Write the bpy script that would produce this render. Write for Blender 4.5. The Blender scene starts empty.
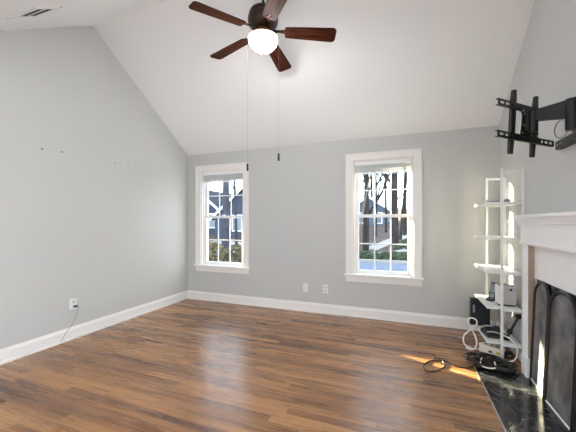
import bpy, math, random
from mathutils import Vector, Matrix
SC = bpy.context.scene
COL = SC.collection
R = math.radians

# ------------------------------------------------------------------ camera, sky, sun, lights, exposure
cam_data = bpy.data.cameras.new('camera')
cam_data.sensor_width = 36.0
cam_data.lens = 302.517 * 36.0 / 576.0
cam_data.shift_y = 0.01012
cam_data.clip_start = 0.05
cam_data.clip_end = 300
cam = bpy.data.objects.new('camera', cam_data)
COL.objects.link(cam)
cam.location = (0, 0, 1.304)
cam.rotation_euler = (R(90), 0, 0.3675)
SC.camera = cam

world = bpy.data.worlds.new('sky')
SC.world = world
world.use_nodes = True
wn = world.node_tree
bg = wn.nodes['Background']
wtc = wn.nodes.new('ShaderNodeTexCoord')
wsep = wn.nodes.new('ShaderNodeSeparateXYZ')
wramp = wn.nodes.new('ShaderNodeValToRGB')
wn.links.new(wtc.outputs['Generated'], wsep.inputs[0])
wn.links.new(wsep.outputs['Z'], wramp.inputs[0])
wramp.color_ramp.elements[0].color = (0.84, 0.92, 1.0, 1)
wramp.color_ramp.elements[1].position = 0.7
wramp.color_ramp.elements[1].color = (0.62, 0.78, 1.0, 1)
wn.links.new(wramp.outputs[0], bg.inputs['Color'])
bg.inputs['Strength'].default_value = 5.6

sun_d = bpy.data.lights.new('sun', 'SUN')
sun_d.energy = 170.0
sun_d.angle = R(0.6)
sun_d.color = (1.0, 0.85, 0.58)
sun = bpy.data.objects.new('sun', sun_d)
COL.objects.link(sun)
sun.location = (-10, 8, 6)
sun.rotation_euler = Vector((2.5, -1.0, -0.575)).to_track_quat('-Z', 'Y').to_euler()

def area(name, loc, target, sx, sy, energy, color=(1, 1, 1)):
    d = bpy.data.lights.new(name, 'AREA')
    d.shape = 'RECTANGLE'
    d.size = sx; d.size_y = sy
    d.energy = energy; d.color = color
    o = bpy.data.objects.new(name, d)
    COL.objects.link(o)
    o.location = loc
    o.rotation_euler = (Vector(target) - Vector(loc)).to_track_quat('-Z', 'Y').to_euler()
    return o
# fill lamps added at made-up openings in the side walls behind the camera
area('side_fill', (1.16, -1.45, 1.15), (-2, -1.2, 1.25), 2.3, 2.1, 112, (0.90, 0.96, 1.0))

area('left_fill', (-3.58, -1.45, 1.15), (0, -1.0, 1.2), 2.3, 2.1, 18, (0.90, 0.96, 1.0))

vs = SC.view_settings
vs.view_transform = 'Standard'
vs.look = 'None'
vs.gamma = 1.0
vs.use_curve_mapping = False
vs.exposure = 0.13
SC.cycles.max_bounces = 14
SC.cycles.diffuse_bounces = 8
SC.cycles.transparent_max_bounces = 16

# ------------------------------------------------------------------ materials
MATS = {}
def mat(name, color, rough=0.5, metal=0.0, spec=0.5, bump=None, vary=None, coat=0.0):
    """principled material; bump=(scale,strength); vary=(scale,amount) mixes a noise into the colour"""
    if name in MATS: return MATS[name]
    m = bpy.data.materials.new(name); m.use_nodes = True
    nt = m.node_tree; b = nt.nodes['Principled BSDF']
    b.inputs['Base Color'].default_value = (*color, 1)
    b.inputs['Roughness'].default_value = rough
    b.inputs['Metallic'].default_value = metal
    b.inputs['Specular IOR Level'].default_value = spec
    b.inputs['Coat Weight'].default_value = coat
    if bump or vary:
        tc = nt.nodes.new('ShaderNodeTexCoord')
    if vary:
        n = nt.nodes.new('ShaderNodeTexNoise'); n.inputs['Scale'].default_value = vary[0]
        n.inputs['Detail'].default_value = 5
        nt.links.new(tc.outputs['Object'], n.inputs['Vector'])
        r = nt.nodes.new('ShaderNodeValToRGB')
        a = vary[1]
        r.color_ramp.elements[0].position = 0.3; r.color_ramp.elements[1].position = 0.7
        r.color_ramp.elements[0].color = (*[c * (1 - a) for c in color], 1)
        r.color_ramp.elements[1].color = (*[min(1, c * (1 + a)) for c in color], 1)
        nt.links.new(n.outputs['Fac'], r.inputs[0]); nt.links.new(r.outputs[0], b.inputs['Base Color'])
    if bump:
        n2 = nt.nodes.new('ShaderNodeTexNoise'); n2.inputs['Scale'].default_value = bump[0]
        n2.inputs['Detail'].default_value = 4
        nt.links.new(tc.outputs['Object'], n2.inputs['Vector'])
        bp = nt.nodes.new('ShaderNodeBump'); bp.inputs['Strength'].default_value = bump[1]
        bp.inputs['Distance'].default_value = 0.004
        nt.links.new(n2.outputs['Fac'], bp.inputs['Height']); nt.links.new(bp.outputs[0], b.inputs['Normal'])
    MATS[name] = m
    return m

WALL = mat('grey_wall_paint', (0.535, 0.545, 0.54), 0.55, spec=0.3, bump=(60, 0.06))
CEIL = mat('white_ceiling_paint', (0.84, 0.85, 0.86), 0.8, spec=0.2, bump=(80, 0.06))
TRIM = mat('white_trim_paint', (0.82, 0.80, 0.78), 0.35, spec=0.4, vary=(3, 0.015))
MANT = mat('white_mantel_paint', (0.86, 0.86, 0.88), 0.4, spec=0.4, vary=(3, 0.015))
VINYL = mat('white_sash', (0.84, 0.85, 0.86), 0.35, vary=(3, 0.01))
BLIND = mat('white_blind_slats', (0.62, 0.63, 0.62), 0.5, vary=(20, 0.04))
SHELF = mat('white_shelf_lacquer', (0.84, 0.86, 0.86), 0.3, vary=(3, 0.01))
BLK = mat('black_metal', (0.007, 0.007, 0.008), 0.42, vary=(30, 0.2))
BLKP = mat('black_plastic', (0.015, 0.016, 0.018), 0.35, vary=(30, 0.2))
GREYP = mat('grey_plastic', (0.22, 0.24, 0.27), 0.35, vary=(20, 0.08))
WHTP = mat('white_plastic', (0.78, 0.78, 0.77), 0.4, vary=(8, 0.02))
DOTP = mat('grey_mesh_plastic', (0.55, 0.55, 0.53), 0.6, vary=(160, 0.12))
CREAM = mat('cream_plastic', (0.82, 0.79, 0.70), 0.4, vary=(8, 0.03))
BLUE = mat('blue_label', (0.16, 0.25, 0.55), 0.4, vary=(20, 0.1))
GREENL = mat('yellow_green_label', (0.55, 0.6, 0.12), 0.5, vary=(40, 0.1))
STEEL = mat('steel', (0.6, 0.6, 0.6), 0.3, metal=1.0, vary=(30, 0.08))
BRONZE = mat('dark_bronze', (0.035, 0.016, 0.012), 0.35, metal=0.3, vary=(20, 0.2))
BRASSY = mat('amber_bronze', (0.30, 0.14, 0.05), 0.35, metal=0.7, vary=(20, 0.15))
TANSHADE = mat('tan_shaded_paint', (0.40, 0.30, 0.235), 0.6, vary=(6, 0.1))  # white pilaster's shaded side, its shade put into the colour
LITBAR = mat('pale_lit_bar', (0.85, 0.85, 0.83), 0.3, vary=(30, 0.03))
NAIL = mat('nail_hole_grey', (0.12, 0.11, 0.11), 0.8, vary=(90, 0.2))
CORDW = mat('white_cord', (0.88, 0.87, 0.84), 0.45, vary=(20, 0.04))
CORDG = mat('grey_cord', (0.33, 0.33, 0.33), 0.45, vary=(20, 0.05))
CORDB = mat('black_cord', (0.008, 0.007, 0.0065), 0.4, vary=(20, 0.1))
CORDT = mat('tan_cord', (0.42, 0.33, 0.22), 0.5, vary=(20, 0.06))
CHAIN = mat('pull_chain_metal', (0.22, 0.20, 0.18), 0.5, metal=0.0, vary=(200, 0.2))
DARKFB = mat('dark_firebox', (0.02, 0.018, 0.016), 0.9, vary=(12, 0.4), bump=(30, 0.4))
ASPH = mat('street_asphalt', (0.115, 0.13, 0.165), 0.8, spec=0.05, vary=(3, 0.1))
CONC = mat('pale_concrete', (0.27, 0.25, 0.225), 0.8, spec=0.05, vary=(2, 0.06))
LITTER = mat('leaf_litter', (0.075, 0.056, 0.048), 0.9, spec=0.05, vary=(1.6, 0.45), bump=(5, 0.6))
IVY = mat('ivy_leaves', (0.030, 0.044, 0.020), 0.6, spec=0.05, vary=(5, 0.5))
BARK = mat('grey_brown_bark', (0.024, 0.020, 0.018), 0.9, spec=0.05, vary=(4, 0.3))
BARKB = mat('blue_grey_bark', (0.038, 0.040, 0.052), 0.9, spec=0.05, vary=(4, 0.25))
BARKP = mat('pale_tan_bark', (0.13, 0.105, 0.08), 0.9, spec=0.05, vary=(4, 0.2))
SIDING = mat('blue_grey_siding', (0.045, 0.058, 0.085), 0.7, spec=0.05, vary=(6, 0.1))
SIDINGP = mat('pale_blue_siding', (0.095, 0.12, 0.165), 0.7, spec=0.05, vary=(6, 0.08))
ROOF = mat('grey_shingles', (0.04, 0.042, 0.05), 0.9, spec=0.05, vary=(8, 0.25))
SHRUB = mat('olive_brown_leaves', (0.075, 0.066, 0.038), 0.7, spec=0.05, vary=(7, 0.5))
EVERG = mat('evergreen_leaves', (0.05, 0.09, 0.04), 0.7, spec=0.05, vary=(7, 0.4))

def node_wood_floor():
    m = bpy.data.materials.new('oak_strip_floor'); m.use_nodes = True
    nt = m.node_tree; N = nt.nodes; L = nt.links; b = N['Principled BSDF']
    tc = N.new('ShaderNodeTexCoord'); sep = N.new('ShaderNodeSeparateXYZ')
    L.new(tc.outputs['Object'], sep.inputs[0])
    def mth(op, a, bb=None, clamp=False):
        n = N.new('ShaderNodeMath'); n.operation = op; n.use_clamp = clamp
        for i, v in enumerate((a, bb)):
            if v is None: continue
            if isinstance(v, (int, float)): n.inputs[i].default_value = v
            else: L.new(v, n.inputs[i])
        return n.outputs[0]
    W, LEN = 0.060, 0.95
    yr = mth('DIVIDE', sep.outputs['Y'], W)
    row = mth('FLOOR', yr)
    w1 = N.new('ShaderNodeTexWhiteNoise'); w1.noise_dimensions = '1D'; L.new(row, w1.inputs['W'])
    xo = mth('ADD', mth('DIVIDE', sep.outputs['X'], LEN), mth('MULTIPLY', w1.outputs['Value'], 9.0))
    colm = mth('FLOOR', xo)
    cmb = N.new('ShaderNodeCombineXYZ'); L.new(row, cmb.inputs[0]); L.new(colm, cmb.inputs[1])
    w2 = N.new('ShaderNodeTexWhiteNoise'); w2.noise_dimensions = '2D'; L.new(cmb.outputs[0], w2.inputs['Vector'])
    bid = w2.outputs['Value']
    # grain stretched along the board
    gv = N.new('ShaderNodeCombineXYZ')
    L.new(mth('ADD', mth('MULTIPLY', sep.outputs['X'], 1.6), mth('MULTIPLY', bid, 37.0)), gv.inputs[0])
    L.new(mth('MULTIPLY', sep.outputs['Y'], 26.0), gv.inputs[1]); L.new(mth('MULTIPLY', bid, 11.0), gv.inputs[2])
    g = N.new('ShaderNodeTexNoise'); g.inputs['Scale'].default_value = 1.0; g.inputs['Detail'].default_value = 7
    g.inputs['Roughness'].default_value = 0.62; g.inputs['Distortion'].default_value = 0.5
    L.new(gv.outputs[0], g.inputs['Vector'])
    # broad worn patches
    pt = N.new('ShaderNodeTexNoise'); pt.inputs['Scale'].default_value = 1.7; pt.inputs['Detail'].default_value = 3
    L.new(tc.outputs['Object'], pt.inputs['Vector'])
    tone = mth('ADD', mth('ADD', mth('MULTIPLY', bid, 0.36), mth('MULTIPLY', g.outputs['Fac'], 0.78)),
               mth('MULTIPLY', pt.outputs['Fac'], 0.22))
    tone = mth('SUBTRACT', tone, 0.18)
    ramp = N.new('ShaderNodeValToRGB'); L.new(tone, ramp.inputs[0])
    e = ramp.color_ramp.elements
    e[0].position = 0.18; e[0].color = (0.080, 0.031, 0.013, 1)
    e[1].position = 0.92; e[1].color = (0.58, 0.305, 0.12, 1)
    k = e.new(0.40); k.color = (0.20, 0.085, 0.032, 1)
    k = e.new(0.62); k.color = (0.37, 0.172, 0.060, 1)
    fy = mth('FRACT', yr); fx = mth('FRACT', xo)
    gy = mth('GREATER_THAN', mth('ABSOLUTE', mth('SUBTRACT', fy, 0.5)), 0.5 - 0.020)
    gx = mth('GREATER_THAN', mth('ABSOLUTE', mth('SUBTRACT', fx, 0.5)), 0.5 - 0.0018)
    gap = mth('MAXIMUM', gy, gx)
    mx = N.new('ShaderNodeMix'); mx.data_type = 'RGBA'
    L.new(mth('MULTIPLY', gap, 0.6), mx.inputs['Factor']); L.new(ramp.outputs[0], mx.inputs[6])
    mx.inputs[7].default_value = (0.035, 0.014, 0.006, 1)
    L.new(mx.outputs[2], b.inputs['Base Color'])
    rr = mth('ADD', mth('MULTIPLY', g.outputs['Fac'], 0.16), 0.20)
    L.new(rr, b.inputs['Roughness'])
    b.inputs['Specular IOR Level'].default_value = 0.9
    bp = N.new('ShaderNodeBump'); bp.inputs['Strength'].default_value = 0.25; bp.inputs['Distance'].default_value = 0.002
    L.new(mth('SUBTRACT', mth('MULTIPLY', g.outputs['Fac'], 0.4), gap), bp.inputs['Height'])
    L.new(bp.outputs[0], b.inputs['Normal'])
    return m
FLOOR = node_wood_floor()

def node_marble(name, base, vein, rough, scale):
    m = bpy.data.materials.new(name); m.use_nodes = True
    nt = m.node_tree; N = nt.nodes; L = nt.links; b = N['Principled BSDF']
    tc = N.new('ShaderNodeTexCoord')
    n = N.new('ShaderNodeTexNoise'); n.inputs['Scale'].default_value = scale; n.inputs['Detail'].default_value = 9
    n.inputs['Roughness'].default_value = 0.6; n.inputs['Distortion'].default_value = 1.6
    L.new(tc.outputs['Object'], n.inputs['Vector'])
    r = N.new('ShaderNodeValToRGB'); L.new(n.outputs['Fac'], r.inputs[0])
    e = r.color_ramp.elements
    e[0].position = 0.30; e[0].color = (*base, 1)
    e[1].position = 0.85; e[1].color = (*base, 1)
    k = e.new(0.47); k.color = (*[c * 1.8 for c in base], 1)
    k = e.new(0.505); k.color = (*vein, 1)
    k = e.new(0.54); k.color = (*[c * 1.5 for c in base], 1)
    L.new(r.outputs[0], b.inputs['Base Color'])
    b.inputs['Roughness'].default_value = rough
    return m
MARBLE = node_marble('black_marble', (0.012, 0.013, 0.014), (0.065, 0.068, 0.07), 0.12, 3.2)
MARBLE2 = node_marble('grey_black_marble', (0.05, 0.05, 0.048), (0.30, 0.29, 0.27), 0.18, 6.0)

def node_blade():
    m = bpy.data.materials.new('mahogany_blade'); m.use_nodes = True
    nt = m.node_tree; N = nt.nodes; L = nt.links; b = N['Principled BSDF']
    tc = N.new('ShaderNodeTexCoord'); mp = N.new('ShaderNodeMapping')
    mp.inputs['Scale'].default_value = (2, 40, 2)
    L.new(tc.outputs['Object'], mp.inputs[0])
    n = N.new('ShaderNodeTexNoise'); n.inputs['Scale'].default_value = 1.5; n.inputs['Detail'].default_value = 5
    L.new(mp.outputs[0], n.inputs['Vector'])
    r = N.new('ShaderNodeValToRGB'); L.new(n.outputs['Fac'], r.inputs[0])
    r.color_ramp.elements[0].position = 0.40; r.color_ramp.elements[0].color = (0.016, 0.005, 0.003, 1)
    r.color_ramp.elements[1].position = 0.62; r.color_ramp.elements[1].color = (0.085, 0.024, 0.011, 1)
    L.new(r.outputs[0], b.inputs['Base Color'])
    b.inputs['Roughness'].default_value = 0.45
    b.inputs['Specular IOR Level'].default_value = 0.03
    return m
BLADE = node_blade()

def node_glass():
    m = bpy.data.materials.new('window_glass'); m.use_nodes = True
    nt = m.node_tree; N = nt.nodes; L = nt.links
    N.remove(N['Principled BSDF'])
    out = [x for x in N if x.type == 'OUTPUT_MATERIAL'][0]
    t = N.new('ShaderNodeBsdfTransparent'); g = N.new('ShaderNodeBsdfGlossy'); g.inputs['Roughness'].default_value = 0.02
    t.inputs['Color'].default_value = (0.97, 0.985, 0.98, 1)
    mx = N.new('ShaderNodeMixShader'); mx.inputs[0].default_value = 0.02
    L.new(t.outputs[0], mx.inputs[1]); L.new(g.outputs[0], mx.inputs[2])
    L.new(mx.outputs[0], out.inputs['Surface'])
    return m
GLASS = node_glass()

def node_screen_mesh():
    m = bpy.data.materials.new('fine_wire_mesh'); m.use_nodes = True
    nt = m.node_tree; N = nt.nodes; L = nt.links; b = N['Principled BSDF']
    b.inputs['Base Color'].default_value = (0.10, 0.10, 0.10, 1)
    b.inputs['Roughness'].default_value = 0.5; b.inputs['Metallic'].default_value = 0.1
    out = [x for x in N if x.type == 'OUTPUT_MATERIAL'][0]
    tc = N.new('ShaderNodeTexCoord'); n = N.new('ShaderNodeTexNoise'); n.inputs['Scale'].default_value = 7
    n.inputs['Detail'].default_value = 4
    L.new(tc.outputs['Object'], n.inputs['Vector'])
    r = N.new('ShaderNodeValToRGB'); r.color_ramp.elements[0].color = (0.09, 0.09, 0.09, 1); r.color_ramp.elements[1].color = (0.30, 0.30, 0.30, 1)
    r.color_ramp.elements[0].position = 0.35; r.color_ramp.elements[1].position = 0.7
    L.new(n.outputs['Fac'], r.inputs[0]); L.new(r.outputs[0], b.inputs['Base Color'])
    t = N.new('ShaderNodeBsdfTransparent'); mx = N.new('ShaderNodeMixShader'); mx.inputs[0].default_value = 0.74
    L.new(t.outputs[0], mx.inputs[1]); L.new(b.outputs[0], mx.inputs[2]); L.new(mx.outputs[0], out.inputs['Surface'])
    return m
MESHM = node_screen_mesh()

def emis(name, color, strength):
    m = bpy.data.materials.new(name); m.use_nodes = True
    b = m.node_tree.nodes['Principled BSDF']
    b.inputs['Base Color'].default_value = (0.9, 0.88, 0.82, 1)
    b.inputs['Emission Color'].default_value = (*color, 1)
    b.inputs['Emission Strength'].default_value = strength
    return m

# ------------------------------------------------------------------ mesh helpers
class MB:
    def __init__(s): s.v = []; s.f = []
    def add(s, vs, fs, M=None):
        o = len(s.v)
        s.v += [tuple(M @ Vector(p)) if M else tuple(p) for p in vs]
        s.f += [tuple(i + o for i in f) for f in fs]
        return s
    def box(s, x0, x1, y0, y1, z0, z1, M=None):
        vs = [(x, y, z) for z in (z0, z1) for y in (y0, y1) for x in (x0, x1)]
        return s.add(vs, [(0, 2, 3, 1), (4, 5, 7, 6), (0, 1, 5, 4), (2, 6, 7, 3), (0, 4, 6, 2), (1, 3, 7, 5)], M)
    def prism(s, poly, ax, a0, a1, M=None):
        """extrude polygon (2-d) along axis ax; the polygon lies in the two other axes in order"""
        def P(p, a):
            q = [p[0], p[1]]; q.insert(ax, a); return tuple(q)
        n = len(poly)
        vs = [P(p, a0) for p in poly] + [P(p, a1) for p in poly]
        fs = [tuple(range(n)), tuple(range(2 * n - 1, n - 1, -1))]
        fs += [(i, n + i, n + (i + 1) % n, (i + 1) % n) for i in range(n)]
        return s.add(vs, fs, M)
    def tube(s, pts, rad, n=8, cap=True):
        pts = [Vector(p) for p in pts]; k = len(pts)
        rad = [rad] * k if isinstance(rad, (int, float)) else rad
        o = len(s.v); prev = None
        for i, p in enumerate(pts):
            d = (pts[min(i + 1, k - 1)] - pts[max(i - 1, 0)])
            if d.length < 1e-9: d = Vector((0, 0, 1))
            d.normalize()
            if prev is None:
                a = d.orthogonal().normalized()
            else:
                a = prev - d * prev.dot(d)
                a = a.normalized() if a.length > 1e-6 else d.orthogonal().normalized()
            prev = a; b = d.cross(a)
            for j in range(n):
                t = 2 * math.pi * j / n
                s.v.append(tuple(p + (a * math.cos(t) + b * math.sin(t)) * rad[i]))
        for i in range(k - 1):
            for j in range(n):
                s.f.append((o + i * n + j, o + i * n + (j + 1) % n, o + (i + 1) * n + (j + 1) % n, o + (i + 1) * n + j))
        if cap:
            s.f.append(tuple(o + j for j in range(n - 1, -1, -1)))
            s.f.append(tuple(o + (k - 1) * n + j for j in range(n)))
        return s
    def lathe(s, prof, n=32, M=None):
        """prof: (radius, z) from one end to the other"""
        vs = []; fs = []; k = len(prof)
        for r, z in prof:
            for j in range(n):
                t = 2 * math.pi * j / n
                vs.append((max(r, 1e-4) * math.cos(t), max(r, 1e-4) * math.sin(t), z))
        for i in range(k - 1):
            for j in range(n):
                fs.append((i * n + j, i * n + (j + 1) % n, (i + 1) * n + (j + 1) % n, (i + 1) * n + j))
        fs.append(tuple(range(n - 1, -1, -1))); fs.append(tuple((k - 1) * n + j for j in range(n)))
        return s.add(vs, fs, M)
    def build(s, name, m, parent=None, smooth=False, bevel=0.0, seg=2, recalc=True):
        me = bpy.data.meshes.new(name)
        me.from_pydata(s.v, [], s.f)
        if recalc and len(s.f) < 20000:
            import bmesh
            bm = bmesh.new(); bm.from_mesh(me)
            bmesh.ops.recalc_face_normals(bm, faces=bm.faces[:])
            bm.to_mesh(me); bm.free()
        me.materials.append(m)
        if smooth:
            me.polygons.foreach_set('use_smooth', [True] * len(me.polygons))
            try: me.set_sharp_from_angle(angle=R(40))
            except Exception: pass
        me.update()
        o = bpy.data.objects.new(name, me)
        COL.objects.link(o)
        if parent: o.parent = parent
        if bevel:
            bv = o.modifiers.new('bevel', 'BEVEL'); bv.width = bevel; bv.segments = seg
            bv.limit_method = 'ANGLE'; bv.angle_limit = R(40)
        return o

def empty(name, loc=(0, 0, 0), rz=0.0):
    o = bpy.data.objects.new(name, None); COL.objects.link(o)
    o.location = loc; o.rotation_euler = (0, 0, rz); o.empty_display_size = 0.1
    return o
def tag(o, label, cat, group=None):
    o['label'] = label; o['category'] = cat
    if group: o['group'] = group
    return o
def struct(o, label=None):
    o['kind'] = 'structure'
    if label: o['label'] = label
    return o
def spline(pts, n=8, closed=False):
    P = [Vector(p) for p in pts]; out = []; k = len(P)
    for i in range(k if closed else k - 1):
        if closed: p0, p1, p2, p3 = P[(i - 1) % k], P[i], P[(i + 1) % k], P[(i + 2) % k]
        else: p0, p1, p2, p3 = P[max(i - 1, 0)], P[i], P[i + 1], P[min(i + 2, k - 1)]
        for j in range(n):
            t = j / n
            out.append(0.5 * ((2 * p1) + (p2 - p0) * t + (2 * p0 - 5 * p1 + 4 * p2 - p3) * t * t + (3 * p1 - p0 - 3 * p2 + p3) * t ** 3))
    out.append(P[0] if closed else P[-1])
    return out

# ------------------------------------------------------------------ room shell
XL, XR, YB = -3.458, 1.036, 4.215
WY = 4.395                     # outside face of the back wall
YR_, ZR_ = 2.52, 3.6355        # ridge
HC = 2.44; SL = (ZR_ - HC) / (YB - YR_)
SN = 0.66                      # pitch of the near slope
YN = YR_ - (ZR_ - HC) / SN     # eave on the near side
REAR = -3.0

struct(MB().box(XL - .15, XR + .15, REAR - .15, WY, -0.12, 0).build('floor', FLOOR), 'brown oak strip floor')

WIN = {'1': (-3.184, -2.370), '2': (-0.662, 0.111)}
WZ0, WZ1 = 0.575, 2.14
b = MB()
xs = [XL - .15, WIN['1'][0], WIN['1'][1], WIN['2'][0], WIN['2'][1], XR + .15]
for i in (0, 2, 4):
    b.box(xs[i], xs[i + 1], YB, WY, 0, HC + .02)
for a, c in WIN.values():
    b.box(a, c, YB, WY, 0, WZ0); b.box(a, c, YB, WY, WZ1, HC + .02)
struct(b.build('wall_back', WALL, recalc=True), 'grey painted wall with the two windows')

b = MB().prism([(-0.3, 0), (YB, 0), (YB, HC), (YR_, ZR_), (YN, HC), (-0.3, HC)], 0, XL - .15, XL)
b.box(XL - .15, XL, REAR, -2.6, 0, HC); b.box(XL - .15, XL, -2.6, -0.3, 2.2, HC)  # opening behind the camera added to let fill light in
wl = struct(b.build('wall_left', WALL), 'light grey gable wall with an outlet')
b = MB()
b.prism([(-0.3, 0), (YB, 0), (YB, HC), (YR_, ZR_), (YN, HC), (-0.3, HC)], 0, XR, XR + .15)
b.box(XR, XR + .15, REAR, -2.6, 0, HC); b.box(XR, XR + .15, -2.6, -0.3, 2.2, HC)  # matching opening on the right, added for the side fill lamp
struct(b.build('wall_right', WALL), 'grey wall above and beside the fireplace')
b = MB()
b.box(XL - .15, XR + .15, REAR - .15, REAR, 0, HC)
struct(b.build('wall_rear', WALL))
T = 0.12
b = MB()
b.prism([(YB + .25, HC - SL * .25), (YR_, ZR_), (YR_, ZR_ + T), (YB + .25, HC - SL * .25 + T)], 0, XL - .2, XR + .2)
b.prism([(YN, HC), (YR_, ZR_), (YR_, ZR_ + T), (YN, HC + T)], 0, XL - .2, XR + .2)
b.box(XL - .2, XR + .2, REAR - .2, YN, HC, HC + T)
struct(b.build('ceiling', CEIL), 'white vaulted ceiling')

# small filled nail holes on the left wall
for y, z, r in ((1.982, 2.048, .009), (2.176, 2.060, .009), (2.818, 2.057, .007), (3.013, 2.066, .008), (3.643, 2.099, .008)):
    M = Matrix.Translation((XL, y, z)) @ Matrix.Rotation(R(90), 4, 'Y')
    o = MB().lathe([(r, -.002), (r, .0015)], 10, M).build('nail_hole', NAIL, wl)

def base_profile(t=.016, h=.135):
    return [(0, 0), (t + .012, 0), (t + .012, .016), (t, .020), (t, h - .03), (t - .004, h - .022), (t - .009, h - .006), (t - .010, h), (0, h)]
pr = base_profile()
struct(MB().prism([(XL + a, z) for a, z in pr], 1, REAR, YB).build('baseboard_left', TRIM, bevel=0))
struct(MB().prism([(YB - a, z) for a, z in pr], 0, XL, XR).build('baseboard_back', TRIM))
struct(MB().prism([(XR - a, z) for a, z in pr], 1, 3.19, YB).build('baseboard_right', TRIM))

# ------------------------------------------------------------------ windows
def window(n, x0, x1):
    w = struct(empty('window_' + n, ((x0 + x1) / 2, YB, WZ0)))
    hw = (x1 - x0) / 2
    def loc(o): o.parent = w; o['kind'] = 'structure'; return o
    # coordinates below are relative to (centre x, wall face y, WZ0)
    zt = WZ1 - WZ0
    b = MB()
    cw = .097
    for s in (-1, 1):
        xa, xb = sorted((s * hw, s * (hw + cw)))
        b.box(xa, xb, -.018, 0, .015, zt + cw)
        xa, xb = sorted((s * (hw + cw - .022), s * (hw + cw + .002)))
        b.box(xa, xb, -.026, 0, .015, zt + cw + .002)
    b.box(-hw, hw, -.018, 0, zt, zt + cw)
    b.box(-hw - cw, hw + cw, -.026, 0, zt + cw - .022, zt + cw + .002)
    loc(b.build('casing', TRIM, w, bevel=.003))
    b = MB()
    b.box(-hw - cw - .022, hw + cw + .022, -.052, .06, -.012, .015)
    loc(b.build('stool', TRIM, w, bevel=.005))
    loc(MB().box(-hw - cw, hw + cw, -.018, 0, -.095, -.012).build('apron', TRIM, w, bevel=.003))
    b = MB()
    d = WY - YB
    b.box(-hw, -hw + .018, 0, d, .0, zt); b.box(hw - .018, hw, 0, d, 0, zt); b.box(-hw, hw, 0, d, zt - .018, zt)
    b.box(-hw, hw, .05, d + .03, -.01, .012)
    b.box(-hw + .018, -hw + .034, .03, .045, .012, zt - .018); b.box(hw - .034, hw - .018, .03, .045, .012, zt - .018)
    loc(b.build('jamb', TRIM, w, bevel=.002))
    mid = 1.385 - WZ0
    def sash(name, y0, y1, za, zb, top, bot):
        b = MB(); st = .052
        xa, xb = -hw + .02, hw - .02
        b.box(xa, xa + st, y0, y1, za, zb); b.box(xb - st, xb, y0, y1, za, zb)
        b.box(xa + st, xb - st, y0, y1, zb - top, zb); b.box(xa + st, xb - st, y0, y1, za, za + bot)
        f = loc(b.build(name, VINYL, w, bevel=.003))
        ga, gb = xa + st, xb - st
        ha, hb = za + bot, zb - top
        yc = (y0 + y1) / 2
        m = MB()
        for k in (1, 2):
            x = ga + (gb - ga) * k / 3
            m.box(x - .008, x + .008, yc - .006, yc + .006, ha, hb)
        z = (ha + hb) / 2
        m.box(ga, gb, yc - .006, yc + .006, z - .008, z + .008)
        g = m.build('muntin', VINYL, f, bevel=.002); g['kind'] = 'structure'
        p = MB().box(ga - .005, gb + .005, yc - .003, yc + .003, ha - .005, hb + .005).build('glass', GLASS, f)
        p['kind'] = 'structure'
    sash('upper_sash', .085, .115, mid - .02, zt - .018, .05, .04)
    sash('lower_sash', .048, .078, .012, mid + .02, .04, .055)
    lk = MB(); lk.box(-.03, .03, .030, .060, mid + .02, mid + .034); lk.box(-.008, .03, .020, .036, mid + .026, mid + .036)
    loc(lk.build('sash_lock', VINYL, w, bevel=.003))
    return w
window('1', *WIN['1']); window('2', *WIN['2'])

def blind(x0, x1, label):
    o = tag(empty('window_blind', ((x0 + x1) / 2, YB, WZ1)), label, 'blind', 'raised window blinds')
    hw = (x1 - x0) / 2 - .024
    MB().box(-hw, hw, .004, .036, -.062, -.019).build('headrail', SHELF, o, bevel=.003)
    s = MB()
    for k in range(9):
        z = -.070 - k * .0105
        s.box(-hw + .006, hw - .006, .006 + .003 * (k % 2), .036, z - .004, z + .002)
    s.build('slat_stack', BLIND, o)
    MB().box(-hw + .004, hw - .004, .005, .036, -.182, -.164).build('bottom_rail', SHELF, o, bevel=.004)
    MB().tube([(-hw + .05, .002, -.06), (-hw + .052, .001, -.18)], .0025, 6).build('tilt_wand', VINYL, o)
blind(*WIN['1'], 'raised white slat blind stacked at the top of the left window')
blind(*WIN['2'], 'raised white slat blind stacked at the top of the right window')

# ------------------------------------------------------------------ fireplace
PX, FX = .955, 1.0
Y1, Y0 = 3.17, 1.33              # outer ends of the pilasters
PW = .11
fp = tag(empty('fireplace_mantel', (XR, 2.25, 0)), 'white painted mantel and black marble surround on the right wall', 'fireplace')
def rel(b): return Matrix.Translation((-XR, -2.25, 0))
MF = Matrix.Translation((-XR, -2.25, 0))
def fbox(*a): return MB().box(*a, M=MF)
XW = XR
for ya, yb in ((Y1 - PW, Y1), (Y0, Y0 + PW)):
    p = fbox(PX, XW, ya, yb, .0, 1.115).build('pilaster', MANT, fp, bevel=.003)
    fbox(PX - .012, XW, ya - .006, yb + .006, 0, .17).build('plinth', MANT, p, bevel=.004)
    yr = ya if ya > 2 else yb
    o = fbox(PX + .003, FX + .002, yr - .003, yr + .003, .17, 1.112).build('pilaster_shade_strip', TANSHADE, p); o['label'] = 'tan strip painting shade on the pilaster side'  # tan strip paints the shade on each pilaster's inner side
fbox(FX, XW, Y0 + PW, Y1 - PW, .842, 1.115).build('frieze', MANT, fp, bevel=.002)
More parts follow.
